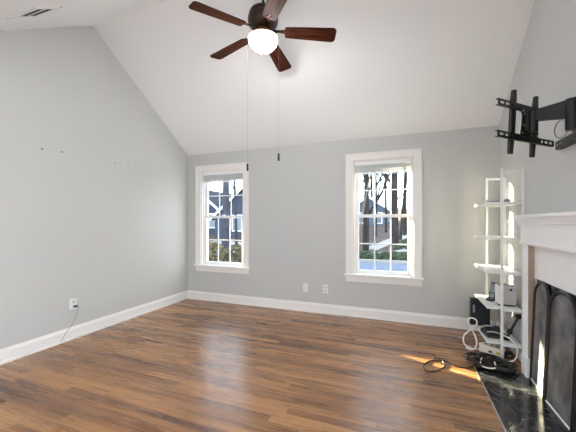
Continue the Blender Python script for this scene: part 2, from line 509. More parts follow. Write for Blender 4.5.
# architrave: fascia with a small moulding at its lower edge
b = MB()
b.prism([(XW, 1.112), (PX - .010, 1.112), (PX - .020, 1.118), (PX - .022, 1.134), (PX - .014, 1.140), (PX - .014, 1.266), (XW, 1.266)], 1, Y0 - .012, Y1 + .012, MF)
b.build('fascia', MANT, fp, bevel=.002)
b = MB()
b.prism([(XW, 1.264), (PX - .020, 1.264), (PX - .024, 1.284), (PX - .030, 1.288), (PX - .034, 1.300), (PX - .048, 1.322), (PX - .050, 1.340), (XW, 1.340)], 1, Y0 - .028, Y1 + .028, MF)
b.build('cornice', MANT, fp, bevel=.0015)
fbox(PX - .066, XW, Y0 - .045, Y1 + .045, 1.338, 1.362).build('mantel_shelf', MANT, fp, bevel=.004)
b = MB()
for ya, yb, za, zb in ((Y0 + PW, 1.80, 0, .85), (2.70, Y1 - PW, 0, .85), (1.80, 2.70, .70, .85)):
    b.box(1.018, XW, ya, yb, za, zb, MF)
o = b.build('marble_surround', MARBLE2, fp); o['label'] = 'black marble surround of the firebox'
b = MB()
b.box(1.026, 1.0345, 1.80, 2.70, 0, .70, MF)  # flat dark panel closes the firebox opening
o = b.build('firebox', DARKFB, fp); o['label'] = 'dark flat panel filling the firebox opening'

he = tag(MB().box(.590, XW, 1.30, 3.13, -.01, .010).build('hearth_slab', MARBLE, bevel=.002), 'black marble hearth slab let into the floor before the fireplace', 'hearth')
b = MB(); b.box(.582, .590, 1.30, 3.30, -.01, .011)
o = b.build('edge_strip', STEEL, he); o['label'] = 'thin pale metal edging strip'
b = MB()
for y in (2.83, 2.52, 2.21, 1.9, 1.6): b.box(.591, XW - .02, y - .0012, y + .0012, .0098, .0104)
b.build('tile_joint', mat('grey_grout', (.10, .10, .10), .8, vary=(40, .1)), he)

# folding screen with arched panels
fs = tag(empty('fire_screen', (.97, 2.33, .01)), 'black folding fire screen with arched mesh panels leaning before the hearth opening', 'fire screen')
def arch(w, h, n=14):
    r = w / 2; pts = [(0, 0), (0, h - r * .85)]
    for k in range(1, n):
        t = math.pi - math.pi * k / n
        pts.append((r + r * math.cos(t), h - r * .85 + r * .85 * math.sin(t)))
    pts += [(w, h - r * .85), (w, 0)]
    return pts
def panel(p0, p1, h, lean):
    A = Vector((p0[0] - .97, p0[1] - 2.33, 0)); B = Vector((p1[0] - .97, p1[1] - 2.33, 0))
    u = (B - A); w = u.length; u.normalize()
    up = Vector((lean, 0, 1)).normalized()
    f = lambda q: A + u * (q[0] + .012) + up * q[1]
    out = arch(w - .024, h)
    fr = MB()
    fr.tube([f(q) for q in out], .014, 8)
    fo = fr.build('panel_frame', BLK, fs, smooth=True)
    MB().tube([f((.012, .012)), f((w - .036, .012))], .008, 8).build('bottom_bar', LITBAR, fo, smooth=True)['label'] = 'bottom bar with its bright light painted in'  # painted pale to carry the light falling on the bar
    ms = MB(); nrm = u.cross(up).normalized() * .0015
    poly = [f(q) for q in out]
    n = len(poly)
    ms.add([p + nrm for p in poly] + [p - nrm for p in poly],
           [tuple(range(n)), tuple(range(2 * n - 1, n - 1, -1))] + [(i, n + i, n + (i + 1) % n, (i + 1) % n) for i in range(n)])
    ms.build('wire_mesh', MESHM, fo)
    # scroll between the arch and the hinge
    return fo
S = [(.970, 3.040), (.949, 2.712), (.955, 2.33), (.949, 1.95), (.970, 1.62)]
for i in range(4): panel(S[i], S[i + 1], .825, .042)
for i in (1, 2, 3):
    for z in (.15, .55): MB().tube([(S[i][0] - .97 + .042 * z, S[i][1] - 2.33, z), (S[i][0] - .97 + .042 * (z + .06), S[i][1] - 2.33, z + .06)], .016, 8).build('hinge', BLK, fs)

# ------------------------------------------------------------------ ceiling fan
FXc, FYc, FZ = -1.207, 2.50, 3.0
fan = tag(empty('ceiling_fan', (FXc, FYc, FZ)), 'dark five-blade ceiling fan with a lit bowl light on a long rod', 'ceiling fan')
b = MB(); b.lathe([(.012, .25), (.012, .64)], 12); b.build('downrod', BLK, fan, smooth=True)
MB().lathe([(.02, .52), (.055, .55), (.07, .60), (.07, .66)], 24).build('canopy', BRONZE, fan, smooth=True)
MB().lathe([(.05, .055), (.085, .06), (.105, .075), (.128, .10), (.138, .13), (.138, .165), (.130, .172), (.130, .20), (.118, .225), (.08, .245), (.035, .255), (.02, .30)], 40).build('motor_housing', BRONZE, fan, smooth=True)
MB().lathe([(.060, .062), (.064, .045), (.085, .03), (.105, .012), (.110, -.004), (.135, -.012), (.137, -.022)], 40).build('light_fitter', BRASSY, fan, smooth=True)
bowl = [(.128, -.016), (.132, -.03), (.132, -.042), (.127, -.062), (.114, -.084), (.093, -.106), (.065, -.126), (.033, -.140), (.0, -.147)]
bo = MB().lathe(bowl, 40).build('glass_bowl', emis('lit_frosted_glass', (1.0, .98, .96), 52.0), fan, smooth=True)
MB().lathe([(.014, -.148), (.012, -.156), (.004, -.166), (0, -.168)], 16).build('finial', BRONZE, bo, smooth=True)
def blade_mesh():
    out = []
    r0, r1 = .20, .66
    prof = [(r0, .050), (r0 + .012, .060), (.35, .067), (.52, .074), (r1 - .030, .079), (r1 - .008, .072), (r1 + .006, .052)]
    top = [(r, w) for r, w in prof]; pts = top + [(r, -w) for r, w in reversed(prof)]
    return MB().prism([(x, y) for x, y in pts], 2, -.004, .004)
def iron_mesh():
    b = MB()
    b.prism([(.095, .018), (.15, .012), (.19, .020), (.235, .036), (.27, .030), (.285, 0), (.27, -.030), (.235, -.036), (.19, -.020), (.15, -.012), (.095, -.018)], 2, .004, .012)
    for x, y in ((.235, .018), (.235, -.018), (.265, 0)): b.lathe([(.006, -.012), (.006, .012)], 8, Matrix.Translation((x, y, 0)))
    return b
bm_, im_ = None, None
for k in range(5):
    Mx = Matrix.Rotation(R(22 + 72 * k), 4, 'Z') @ Matrix.Translation((0, 0, .045)) @ Matrix.Rotation(R(-12), 4, 'X') @ Matrix.Rotation(R(3), 4, 'Y')
    if bm_ is None:
        o = blade_mesh().build('fan_blade', BLADE, fan, bevel=.002); bm_ = o
        i_ = iron_mesh().build('blade_iron', BRONZE, o, bevel=.0015); im_ = i_
    else:
        o = bm_.copy(); COL.objects.link(o); o.parent = fan
        i_ = im_.copy(); COL.objects.link(i_); i_.parent = o
    o.matrix_local = Mx
for x, y, zb in ((-.160, .0, -1.155), (.155, .0, -1.085)):
    b = MB()
    b.tube([(x * .84, y, -.018), (x, y, -.035), (x, y, zb)], .0008, 6)
    c = b.build('pull_chain', CHAIN, fan)
    MB().lathe([(.003, zb + .004), (.008, zb), (.010, zb - .05), (.010, zb - .06), (.004, zb - .066)], 12, Matrix.Translation((x, y, 0))).build('pull_knob', BLK, c, smooth=True)

# ------------------------------------------------------------------ ceiling register
nrm = Vector((0, SN, -1)).normalized()           # pointing into the room from the near slope
along = Vector((0, 1, SN)).normalized()
def near_z(y): return ZR_ + SN * (y - YR_)
vc = Vector((-2.775, 1.535, near_z(1.535)))
MV = Matrix.Translation(vc) @ Matrix((( 1, 0, 0, 0), (0, along.y, nrm.y, 0), (0, along.z, nrm.z, 0), (0, 0, 0, 1)))
v = tag(empty('ceiling_vent', vc), 'white louvred air register in the near ceiling slope', 'vent')
v.matrix_world = MV
b = MB(); W, H = .18, .118
for x0, x1, y0, y1 in ((-W, W, -H, -H + .016), (-W, W, H - .026, H), (-W, -W + .03, -H, H), (W - .03, W, -H, H)):
    b.box(x0, x1, y0, y1, 0, .008)
b.build('frame', CEIL, v, bevel=.002)
MB().box(-W + .015, W - .015, -H + .012, H - .02, -.002, .001).build('duct_shade_sheet', mat('duct_shade', (.02, .02, .022), .8, vary=(30, .2)), v)  # dark sheet paints the duct's shade and the shadow gap along the frame
b = MB()
b.box(-W + .02, W - .02, -.080, -.058, .002, .006); b.box(-W + .02, W - .02, .078, H - .02, .002, .006)
b.box(-W + .02, -W + .07, -.06, .08, .002, .006); b.box(W - .05, W - .02, -.06, .08, .002, .006)
for yy in (.010,): b.box(-W + .05, W - .04, yy - .004, yy + .004, .001, .0065)
b.build('louvre', CEIL, v)

# ------------------------------------------------------------------ outlets and wall plates
def plate(name, M, label, cat, sockets, depth=.006, group=None):
    o = tag(empty(name), label, cat, group)
    o.matrix_world = M
    MB().box(-.037, .037, -.060, .060, 0, depth).build('cover_plate', WHTP, o, bevel=.003)
    for z in sockets:
        f = MB().box(-.017, .017, z - .014, z + .014, depth - .001, depth + .003).build('socket', DOTP, o, bevel=.004)
        s = MB(); 
        for x in (-.007, .007): s.box(x - .0015, x + .0015, z - .005, z + .006, depth + .002, depth + .0036)
        s.build('slot', BLKP, f)
    for z in ((0,) if len(sockets) == 2 else (-.042, .042)):
        MB().lathe([(.003, depth - .001), (.003, depth + .0015)], 10, Matrix.Translation((0, z, 0))).build('screw', STEEL, o)
    return o
MBK = lambda x, z: Matrix.Translation((x, YB, z)) @ Matrix.Rotation(R(90), 4, 'X')
plate('wall_plate', MBK(-1.349, .345), 'blank white wall plate low between the windows, the left of the pair', 'wall plate', [])
plate('wall_outlet', MBK(-1.05, .347), 'white duplex outlet low on the back wall, right of the blank plate', 'outlet', [.025, -.025])
ML = Matrix.Translation((XL, 2.287, .387)) @ Matrix(((0, 0, 1, 0), (1, 0, 0, 0), (0, 1, 0, 0), (0, 0, 0, 1)))
plate('wall_outlet', ML, 'white outlet low on the left wall with a plug in its lower socket', 'outlet', [.025, -.025], depth=.022)
pl = tag(empty('charger_lead', (XL + .026, 2.300, .362)), 'grey cord with a dark plug hanging from the left wall outlet', 'cord')
MB().box(0, .026, -.014, .014, -.010, .012).build('plug', BLKP, pl, bevel=.003)
MB().tube(spline([(.024, 0, 0), (.034, .004, -.03), (.022, -.002, -.10), (.010, -.04, -.19), (.004, -.10, -.26), (.014, -.16, -.335)], 8), .0032, 8).build('cord', CORDG, pl, smooth=True)

# ------------------------------------------------------------------ television wall mount
tv = tag(empty('tv_mount', (XR, 2.34, 1.925)), 'black articulated television wall mount with empty slotted rails', 'wall mount')
U = Vector((.70, .714, 0)).normalized(); Wn = Vector((.714, -.70, 0)).normalized()
ctr = Vector((.727 - XR, 0, 0))
MT = Matrix.Translation(ctr) @ Matrix(((U.x, Wn.x, 0, 0), (U.y, Wn.y, 0, 0), (0, 0, 1, 0), (0, 0, 0, 1)))   # local: u, w, z
def slotted_rail(z, w):
    b = MB()
    x0, x1, h, t = -.305, .305, .019, .004
    slots = [(-.285, -.245), (-.232, -.192), (-.178, -.150), (.150, .178), (.192, .232), (.245, .285)]
    b.box(x0, x1, w, w + t, z + h - .011, z + h, MT); b.box(x0, x1, w, w + t, z - h, z - h + .011, MT)
    e = [x0] + [q for s in slots for q in s] + [x1]
    for i in range(0, len(e), 2): b.box(e[i], e[i + 1], w, w + t, z - h, z + h, MT)
    b.box(x0, x1, w - .014, w, z + h - .003, z + h, MT); b.box(x0, x1, w - .014, w, z - h, z - h + .003, MT)
    return b.build('slotted_rail', BLK, tv)
slotted_rail(.094, .004); slotted_rail(-.094, .0)
for u in (-.115, .115):
    b = MB()
    Mt = MT @ Matrix.Translation((u + (.004 if u > 0 else -.004), -.022, 0)) @ Matrix.Rotation(R(-3), 4, 'X')
    b.prism([(-.017, -.195), (.013, -.195), (.021, -.10), (.021, .13), (.016, .20), (-.010, .20), (-.021, .13), (-.021, -.10)], 1, -.010, .010, Mt)
    b.build('bracket_bar', BLK, tv, bevel=.002)
b = MB()
b.prism([(-.095, .085), (-.075, .045), (-.078, 0), (-.088, -.05), (-.10, -.095), (.10, -.095), (.10, .085)], 1, .008, .014, MT)
b.box(-.05, .05, .014, .034, -.05, .06, MT)
pm = b.build('mounting_plate', BLK, tv, bevel=.002)
for x, z in ((-.07, .07), (-.055, .052), (-.06, -.02), (-.078, -.068), (.085, .07), (.085, -.07), (.02, -.075)):
    MB().lathe([(.006, -.001), (.006, .004)], 8, MT @ Matrix.Translation((x, .014, z)) @ Matrix.Rotation(R(-90), 4, 'X')).build('bolt', STEEL, pm)['label'] = 'bright steel bolt head'
# arm from the plate to an elbow near the wall plate
A = MT @ Vector((0, .03, 0)); E = Vector((.90 - XR, 2.22 - 2.34, 0))
b = MB()
d = (E - A); d.z = 0; d.normalize(); n_ = Vector((-d.y, d.x, 0))
poly = lambda o_: [A + n_ * o_ + Vector((0, 0, .075)), A + n_ * o_ + Vector((0, 0, .008)), E + n_ * o_ + Vector((0, 0, -.022)), E + n_ * o_ + Vector((0, 0, .088))]
q = poly(-.014) + poly(.014)
b.add(q, [(0, 1, 2, 3), (7, 6, 5, 4), (0, 4, 5, 1), (1, 5, 6, 2), (2, 6, 7, 3), (3, 7, 4, 0)])
b.lathe([(.028, -.06), (.028, .07)], 20, Matrix.Translation(A)); b.lathe([(.028, -.09), (.028, .09)], 20, Matrix.Translation(E))
b.build('swing_arm', BLK, tv, bevel=.002)
b = MB()
F = Vector((1.0 - XR, 2.36 - 2.34, 0))
b.tube([E + Vector((0, 0, -.06)), F + Vector((0, 0, -.06))], .022, 8); b.tube([E + Vector((0, 0, .065)), F + Vector((0, 0, .065))], .022, 8)
b.lathe([(.024, -.11), (.024, .14)], 16, Matrix.Translation(F))
b.build('wall_arm', BLK, tv)
b = MB()
for z, ya in ((-.085, -.30), (.135, -.30)):
    b.box(-.040, -.034, ya, .34, z - .028, z + .028); b.box(-.034, 0, ya, .34, z + .022, z + .028); b.box(-.034, 0, ya, .34, z - .028, z - .022)
    b.box(-.034, 0, -.06, .30, z - .022, z + .022)
b.box(-.042, -.036, -.05, .10, -.11, .16)
b.build('wall_rail', BLK, tv)
for y in (.26, .30): MB().lathe([(.007, 0), (.007, .006)], 8, Matrix.Translation((-.043, y, -.085)) @ Matrix.Rotation(R(90), 4, 'Y')).build('lag_bolt', STEEL, tv)
cb = tag(MB().tube(spline([(1.033, 2.50, 1.985), (.99, 2.52, 1.99), (.95, 2.53, 1.96), (.94, 2.54, 1.91), (.955, 2.54, 1.87), (.985, 2.54, 1.87), (1.0, 2.52, 1.90), (1.0, 2.50, 1.945), (1.02, 2.46, 1.955)], 8), .0035, 8).build('coaxial_cable', CORDG, smooth=True),
         'thin grey cable looped on the wall behind the television mount', 'cable')

# ------------------------------------------------------------------ white shelving rack in the corner
RX0, RX1, RYN, RYF = .858, 1.025, 3.39, 3.955
rk = tag(empty('shelving_rack', (.9, 3.69, 0)), 'tall white open shelving rack in the corner beside the fireplace', 'shelf')
MR = Matrix.Translation((-.9, -3.69, 0))
PT = .0105
for x, y, h in ((RX0, RYN, 1.81), (RX1, RYN, 1.79), (RX0, RYF, 1.79), (RX1, RYF, 1.79)):
    MB().box(x - PT, x + PT, y - .011, y + .011, 0, h, MR).build('post', SHELF, rk, bevel=.003)
for y in (RYN, RYF):
    for z in (1.775,):
        MB().box(RX0 + PT, RX1 - PT, y - .009, y + .009, z - .012, z + .012, MR).build('crossbar', SHELF, rk, bevel=.003)
SH = [1.484, 1.142, .820, .482, .150]
for z in SH:
    MB().box(.740, 1.010, RYN + .013, RYF - .013, z - .012, z + .010, MR).build('shelf_board', SHELF, rk, bevel=.003)
    for y in (RYN, RYF): MB().box(RX0 + PT, RX1 - PT, y - .008, y + .008, z - .018, z + .002, MR).build('shelf_bracket', SHELF, rk)

# items on the rack
o = tag(empty('wifi_router', (.815, 3.52, SH[0] + .010)), 'flat pale grey rounded box lying on the top shelf', 'router')
MB().lathe([(.040, 0), (.055, .006), (.058, .018), (.048, .030), (.02, .034), (0, .035)], 28).build('shell', DOTP, o, smooth=True)
MB().lathe([(.056, .003), (.060, .006), (.060, .010), (.056, .012)], 28).build('vent_band', GREYP, o, smooth=True)
o = tag(MB().lathe([(.026, 0), (.028, .005), (.027, .024), (.018, .030), (0, .031)], 20, Matrix.Translation((.925, 3.48, SH[0] + .010))).build('small_puck', GREYP, smooth=True),
        'small dark grey puck on the top shelf behind the front post', 'device')

# black handset in a cradle, fourth shelf
Z4 = SH[3] + .010
hs = tag(empty('cordless_phone', (.835, 3.66, Z4)), 'black and grey upright handset tilted in its cradle on the fourth shelf', 'phone')
hs.rotation_euler = (0, 0, R(-52))
MB().prism([(-.045, 0), (.045, 0), (.04, .02), (-.03, .03)], 0, -.03, .03).build('cradle', BLKP, hs, bevel=.004)
b = MB(); Mh = Matrix.Translation((0, .012, .016)) @ Matrix.Rotation(R(-14), 4, 'X')
b.box(-.036, .036, -.016, .016, 0, .172, Mh); h_ = b.build('handset', BLKP, hs, bevel=.006)
MB().box(-.030, .030, -.0185, -.014, .065, .158, Mh).build('screen', GREYP, h_, bevel=.002)
MB().box(-.024, .024, -.0175, -.014, .015, .055, Mh).build('keypad', GREYP, h_, bevel=.002)

sp = tag(empty('white_speaker', (.925, 3.545, Z4)), 'white upright speaker box with a round black dot on the fourth shelf', 'speaker')
def rrect(w, d, r, n=6):
    pts = []
    for cx, cy, a0 in ((w - r, d - r, 0), (-w + r, d - r, 90), (-w + r, -d + r, 180), (w - r, -d + r, 270)):
        for k in range(n + 1):
            a = R(a0 + 90 * k / n); pts.append((cx + r * math.cos(a), cy + r * math.sin(a)))
    return pts
MB().prism(rrect(.074, .070, .028), 2, .014, .190).build('cabinet', WHTP, sp, smooth=True, bevel=.003)
MB().prism(rrect(.070, .066, .026), 2, 0, .014).build('base', BLKP, sp)
MB().prism(rrect(.066, .062, .024), 2, .190, .196).build('top_rim', GREYP, sp)
MB().box(-.048, .072, -.0725, -.069, .020, .182).build('grille', DOTP, sp, bevel=.002)
MB().lathe([(.012, 0), (.012, .004)], 20, Matrix.Translation((.028, -.072, .158)) @ Matrix.Rotation(R(90), 4, 'X')).build('knob', BLKP, sp)

bx = tag(empty('equipment_box', (.779, 3.903, SH[4] + .010)), 'thin black equipment box with a pale upright badge on the lowest shelf', 'box')
MB().box(-.095, .095, -.028, .030, 0, .300).build('cabinet', BLKP, bx, bevel=.004)
MB().box(-.088, .088, -.0305, -.027, .008, .292).build('front_panel', mat('black_grille_cloth', (.02, .021, .024), .85, vary=(120, .35)), bx, bevel=.002)
MB().box(-.070, -.050, -.0325, -.030, .14, .225).build('badge', GREYP, bx, bevel=.002)

Z5 = SH[4] + .010
md = tag(empty('cable_modem', (.835, 3.60, Z5)), 'black flat box under another on the lowest shelf', 'modem')
md.rotation_euler.z = R(8)
MB().box(-.085, .085, -.100, .085, 0, .042).build('shell', BLKP, md, bevel=.005)
b = MB()
for k in range(5): b.box(-.055 + k * .022, -.050 + k * .022, -.102, -.099, .016, .021)
b.build('indicator', GREENL, md)
ro = tag(empty('network_switch', (.830, 3.61, Z5 + .042)), 'black box with a blue label stacked on another on the lowest shelf', 'router')
ro.rotation_euler.z = R(-6)
MB().box(-.070, .070, -.075, .075, 0, .030).build('shell', BLKP, ro, bevel=.005)
MB().box(-.066, .066, -.071, .071, .029, .034).build('lid', BLKP, ro, bevel=.002)
o = MB().box(-.050, .020, .015, .050, .033, .0355).build('label_sticker', BLUE, ro); o['label'] = 'blue label'
o = tag(MB().box(-.02, .02, -.05, .05, 0, .006, Matrix.Translation((.785, 3.585, Z5 + .088)) @ Matrix.Rotation(R(20), 4, 'Z') @ Matrix.Rotation(R(-18), 4, 'X')).build('folded_leaflet', WHTP, bevel=.001),
        'small white folded leaflet lying on the blue labelled box', 'paper')
st = tag(empty('leaning_rod', (.925, 3.50, Z5)), 'black rod with knobbed ends leaning up beside the front post', 'rod')
MB().tube([(0, 0, .012), (.03, -.01, .10), (.085, -.035, .235)], .011, 10).build('rod', BLKP, st, smooth=True)
b = MB(); b.lathe([(.0, -.03), (.022, -.026), (.026, 0), (.022, .026), (0, .03)], 16, Matrix.Translation((.088, -.036, .245)) @ Matrix.Rotation(R(70), 4, 'Y')); b.build('head', BLKP, st, smooth=True)
b = MB(); b.lathe([(.0, -.024), (.02, -.022), (.024, 0), (.02, .022), (0, .024)], 16, Matrix.Translation((.022, -.008, .085)) @ Matrix.Rotation(R(20), 4, 'Y')); b.build('grip', BLKP, st, smooth=True)
MB().lathe([(.03, 0), (.03, .008), (.012, .014)], 20).build('foot', BLKP, st, smooth=True)

# things on the floor by the rack
ps = tag(empty('power_strip', (.815, 3.53, 0)), 'cream surge protector block on the floor under the lowest shelf', 'power strip')
ps.rotation_euler.z = R(-28)
MB().prism([(-.10, -.05), (.10, -.05), (.11, 0), (.09, .055), (-.09, .055), (-.12, 0)], 2, 0, .075).build('housing', CREAM, ps, bevel=.006)
b = MB()
for k in range(3): b.box(-.07 + k * .05, -.045 + k * .05, -.02, .02, .074, .077)
b.build('socket', GREYP, ps)
MB().box(.045, .085, -.0515, -.049, .016, .044).build('sticker', GREENL, ps)
MB().box(-.02, .01, -.052, -.049, .018, .036).build('switch', BLKP, ps)

def brick(x, y, z, rz, sx, sy, sz, label, nm='power_adapter'):
    o = tag(empty(nm, (x, y, z), R(rz)), label, 'adapter', 'black adapters on the floor by the rack')
    MB().box(-sx, sx, -sy, sy, 0, sz).build('body', BLKP, o, bevel=.005)
    MB().box(-sx * .6, sx * .6, -sy - .0008, -sy + .002, sz * .3, sz * .7).build('rating_label', GREYP, o)
    return o
brick(.925, 3.47, 0, 10, .032, .028, .055, 'black block adapter upright against the foot of the front rack post')
brick(.67, 3.27, .0, 24, .075, .035, .030, 'long black adapter lying among cords at the left of the pile')
brick(.80, 3.17, 0, -12, .060, .030, .034, 'shorter black adapter lying among cords nearest the mantel')

# cords
def cord(name, pts, r, m, label, cat='cable', n=8, group=None):
    return tag(MB().tube(spline(pts, n), r, 8).build(name, m, smooth=True), label, cat, group)
cord('extension_lead', [(.66, 3.20, .05), (.60, 3.14, .030), (.565, 3.11, .012), (.527, 3.084, .005), (.425, 3.084, .005), (.353, 3.162, .005), (.241, 3.129, .005), (.165, 3.005, .005), (.183, 2.893, .005), (.256, 2.922, .005), (.341, 3.052, .005), (.318, 3.148, .012), (.27, 3.12, .012)], .0055, CORDB,
     'black cord running out in a loop across the sunlit floor', 'cord')
cord('white_cable', [(.80, 3.50, .05), (.758, 3.60, .008), (.700, 3.58, .006), (.645, 3.57, .006), (.590, 3.62, .02), (.580, 3.65, .07), (.60, 3.66, .12), (.66, 3.66, .18), (.705, 3.66, .235), (.70, 3.68, .275), (.655, 3.70, .282), (.628, 3.68, .25), (.645, 3.64, .20), (.675, 3.61, .14), (.690, 3.58, .07), (.66, 3.55, .01), (.61, 3.54, .006), (.60, 3.60, .006)], .0075, CORDW,
     'thick white cable looping out to the left of the rack')
cord('white_cable', [(.90, 3.50, .20), (.935, 3.40, .20), (.965, 3.36, .15), (.965, 3.355, .08), (.945, 3.35, .03), (.90, 3.35, .007)], .0065, CORDW,
     'white cable hanging down beside the fireplace end of the rack')
cord('white_cable', [(.655, 3.20, .065), (.63, 3.12, .05), (.645, 3.06, .045), (.70, 3.055, .045), (.735, 3.08, .05), (.74, 3.14, .07)], .0055, CORDW,
     'short white cable arched over the black cords by the hearth edge')
cord('white_cable', [(.76, 3.50, .215), (.82, 3.49, .225), (.88, 3.46, .215), (.93, 3.41, .20)], .0035, CORDW,
     'thin white cable lying over the front of the black boxes')
cord('tan_cord', [(.89, 3.80, .165), (.895, 3.82, .26), (.91, 3.85, .33), (.93, 3.88, .37), (.96, 3.90, .30), (.985, 3.91, .165)], .0045, CORDT,
     'tan cord hanging behind the black badge box')
cord('tan_cord', [(.90, 3.78, .165), (.905, 3.80, .23), (.925, 3.83, .28), (.955, 3.86, .26), (.97, 3.89, .165)], .0040, CORDT,
     'lower tan cord drooping behind the rack boxes')
random.seed(5)
for k in range(8):
    cx, cy = (.62, .70, .77, .80, .73, .66, .78, .805)[k], (3.24, 3.13, 3.20, 3.12, 3.27, 3.17, 3.15, 3.19)[k]
    pts = []
    a0 = random.random() * 6
    for j in range(19):
        a = a0 + j * 1.05
        rr = .045 + .045 * random.random()
        pts.append((cx + rr * 1.4 * math.cos(a), cy + rr * math.sin(a), .021 + .0012 * j + .022 * random.random()))
    cord('black_cord_coil', pts, .0075, CORDB,
         ('leftmost tangle of black cord by the hearth corner', 'black cord coil lying at the front middle of the pile', 'black cord coil in front of the cream block',
          'black cord coil nearest the white mantel plinth', 'black cord coil at the back of the floor pile', 'black cord coil second from the left in the pile', 'black cord coil heaped over the shorter adapter', 'black cord coil at the mantel end behind the plinth coil')[k], 'cord', group='black cord coils on the floor by the rack')

# ------------------------------------------------------------------ outside
def terr(x, y):
    z = -.6 if y < 15 else -.6 + .085 * (y - 15)
    sm = lambda t: max(0, min(1, t)) ** 2 * (3 - 2 * max(0, min(1, t)))
    return z + 14 * sm((-33 - x) / 7) * sm((y - 23.5) / 4) * sm((52 - y) / 6)      # added unseen rise that shades the street and bank
b = MB(); nx, ny = 60, 70
X0, X1, YA, YE = -60, 30, WY, 75
for j in range(ny + 1):
    y = YA + (YE - YA) * (j / ny) ** 1.4
    for i in range(nx + 1):
        x = X0 + (X1 - X0) * i / nx
        b.v.append((x, y, terr(x, y)))
for j in range(ny):
    for i in range(nx):
        a = j * (nx + 1) + i; b.f.append((a, a + 1, a + nx + 2, a + nx + 1))
struct(b.build('ground', LITTER, recalc=False), 'leaf covered ground outside')
struct(MB().box(-14, 9, WY + .02, 9.6, -.70, -.56).build('bounce_slab', mat('pale_bounce', (.80, .80, .80), .9, vary=(9, .12))), 'added pale slab under the windows, bouncing light indoors')  # unseen pale slab added to bounce sun up to the ceiling
struct(MB().box(-6.1, -6.0, -4.0, 2.2, -.7, 3.1).build('sun_block_wall', CONC), 'added wall keeping the sun out of the left opening')  # unseen wall added to shade the left opening
struct(MB().box(-60, 30, 11.4, 14.55, -.70, -.58).build('street', ASPH), 'pale blue grey street')
b = MB(); b.box(-60, 30, 11.1, 11.4, -.70, -.50); b.box(-60, 30, 14.55, 14.8, -.70, -.47)
struct(b.build('curb', CONC), 'pale concrete curbs')
def strip(name, pts, w, m, dz=.03):
    b = MB(); P = spline([(x, y, 0) for x, y in pts], 10); k = len(P)
    for i, p in enumerate(P):
        d = P[min(i + 1, k - 1)] - P[max(i - 1, 0)]; n = Vector((-d.y, d.x, 0)).normalized() * w / 2
        for q in (p + n, p - n):
            z = terr(q.x, q.y); b.v += [(q.x, q.y, z + dz), (q.x, q.y, z - .1)]
    for i in range(k - 1):
        a = i * 4; c = a + 4
        b.f += [(a, a + 2, c + 2, c), (a, c, c + 1, a + 1), (a + 2, a + 3, c + 3, c + 2)]
    return b.build(name, m)
struct(strip('footpath', [(-14, 15.6), (-5, 16.4), (-2.21, 16.81), (-1.44, 17.02), (-.65, 17.34), (-.2, 17.9), (.17, 18.6), (1.5, 20), (4, 22)], .55, CONC), 'pale path along the bank')
struct(strip('driveway', [(-1.9, 18.2), (-1.61, 19.27), (-1.18, 20.53), (-.83, 22.03), (-.3, 23.54), (.23, 25.33), (1.4, 28), (3, 31)], .9, CONC), 'pale driveway climbing the bank')
struct(strip('driveway', [(-30, 19), (-20, 19.5), (-13, 19.2), (-8, 18.5), (-5, 17.2)], 1.2, CONC), 'pale driveway before the blue grey house')

def leaves(b, c, r, n, size, seed):
    rnd = random.Random(seed)
    for _ in range(n):
        while True:
            p = Vector((rnd.uniform(-1, 1), rnd.uniform(-1, 1), rnd.uniform(-1, 1)))
            if .25 < p.length < 1: break
        p = Vector((c[0] + p.x * r[0], c[1] + p.y * r[1], c[2] + p.z * r[2]))
        a = Vector((rnd.uniform(-1, 1), rnd.uniform(-1, 1), rnd.uniform(-1, 1))).normalized(); q = a.orthogonal().normalized()
        s = size * rnd.uniform(.6, 1.3)
        b.add([p - a * s, p + q * s * .5, p + a * s, p - q * s * .5], [(0, 1, 2, 3)])
iv = MB(); rnd = random.Random(3)
for _ in range(5200):
    if rnd.random() < .62: x, y = rnd.uniform(-6, 3), rnd.uniform(14.9, 16.7 + .0)
    else:
        x = rnd.uniform(-1.2, 2.2); y = rnd.uniform(18.4, 23.5)
        if x < -.9 + (y - 19.4) * .22 + .45: continue
    if y > 16.2 and x < -1 and y > 16.55: continue
    p = Vector((x, y, terr(x, y) + rnd.uniform(.02, .22)))
    a = Vector((rnd.uniform(-1, 1), rnd.uniform(-1, 1), rnd.uniform(-.5, .5))).normalized(); q = a.orthogonal().normalized(); s = rnd.uniform(.06, .12)
    iv.add([p - a * s, p + q * s * .7, p + a * s, p - q * s * .7], [(0, 1, 2, 3)])
o = iv.build('ivy_bank', IVY, recalc=False); o['kind'] = 'stuff'; o['label'] = 'green ivy growing on the bank beyond the street'; o['category'] = 'ivy'

def shrub(x, y, h, w, seed, label, m=SHRUB, nm='garden_shrub', grp='shrubs outside the left window'):
    o = tag(empty(nm, (x, y, -.6)), label, 'shrub', grp)
    st = MB(); rn = random.Random(seed)
    for k in range(7):
        a = rn.random() * 6.28; st.tube([(0, 0, 0), (.15 * math.cos(a), .15 * math.sin(a), h * .4), (w * .6 * math.cos(a), w * .6 * math.sin(a), h * .85)], [.02, .015, .006], 6)
    st.build('stem', BARK, o)
    b = MB(); leaves(b, (0, 0, h * .55), (w, w * .8, h * .47), 1500, .055, seed); b.build('foliage', m, o, recalc=False)
shrub(-4.55, 6.3, 1.42, .62, 1, 'olive brown shrub outside the left window, its left part')
shrub(-3.55, 6.1, 1.36, .58, 2, 'olive brown shrub outside the left window, its right part')

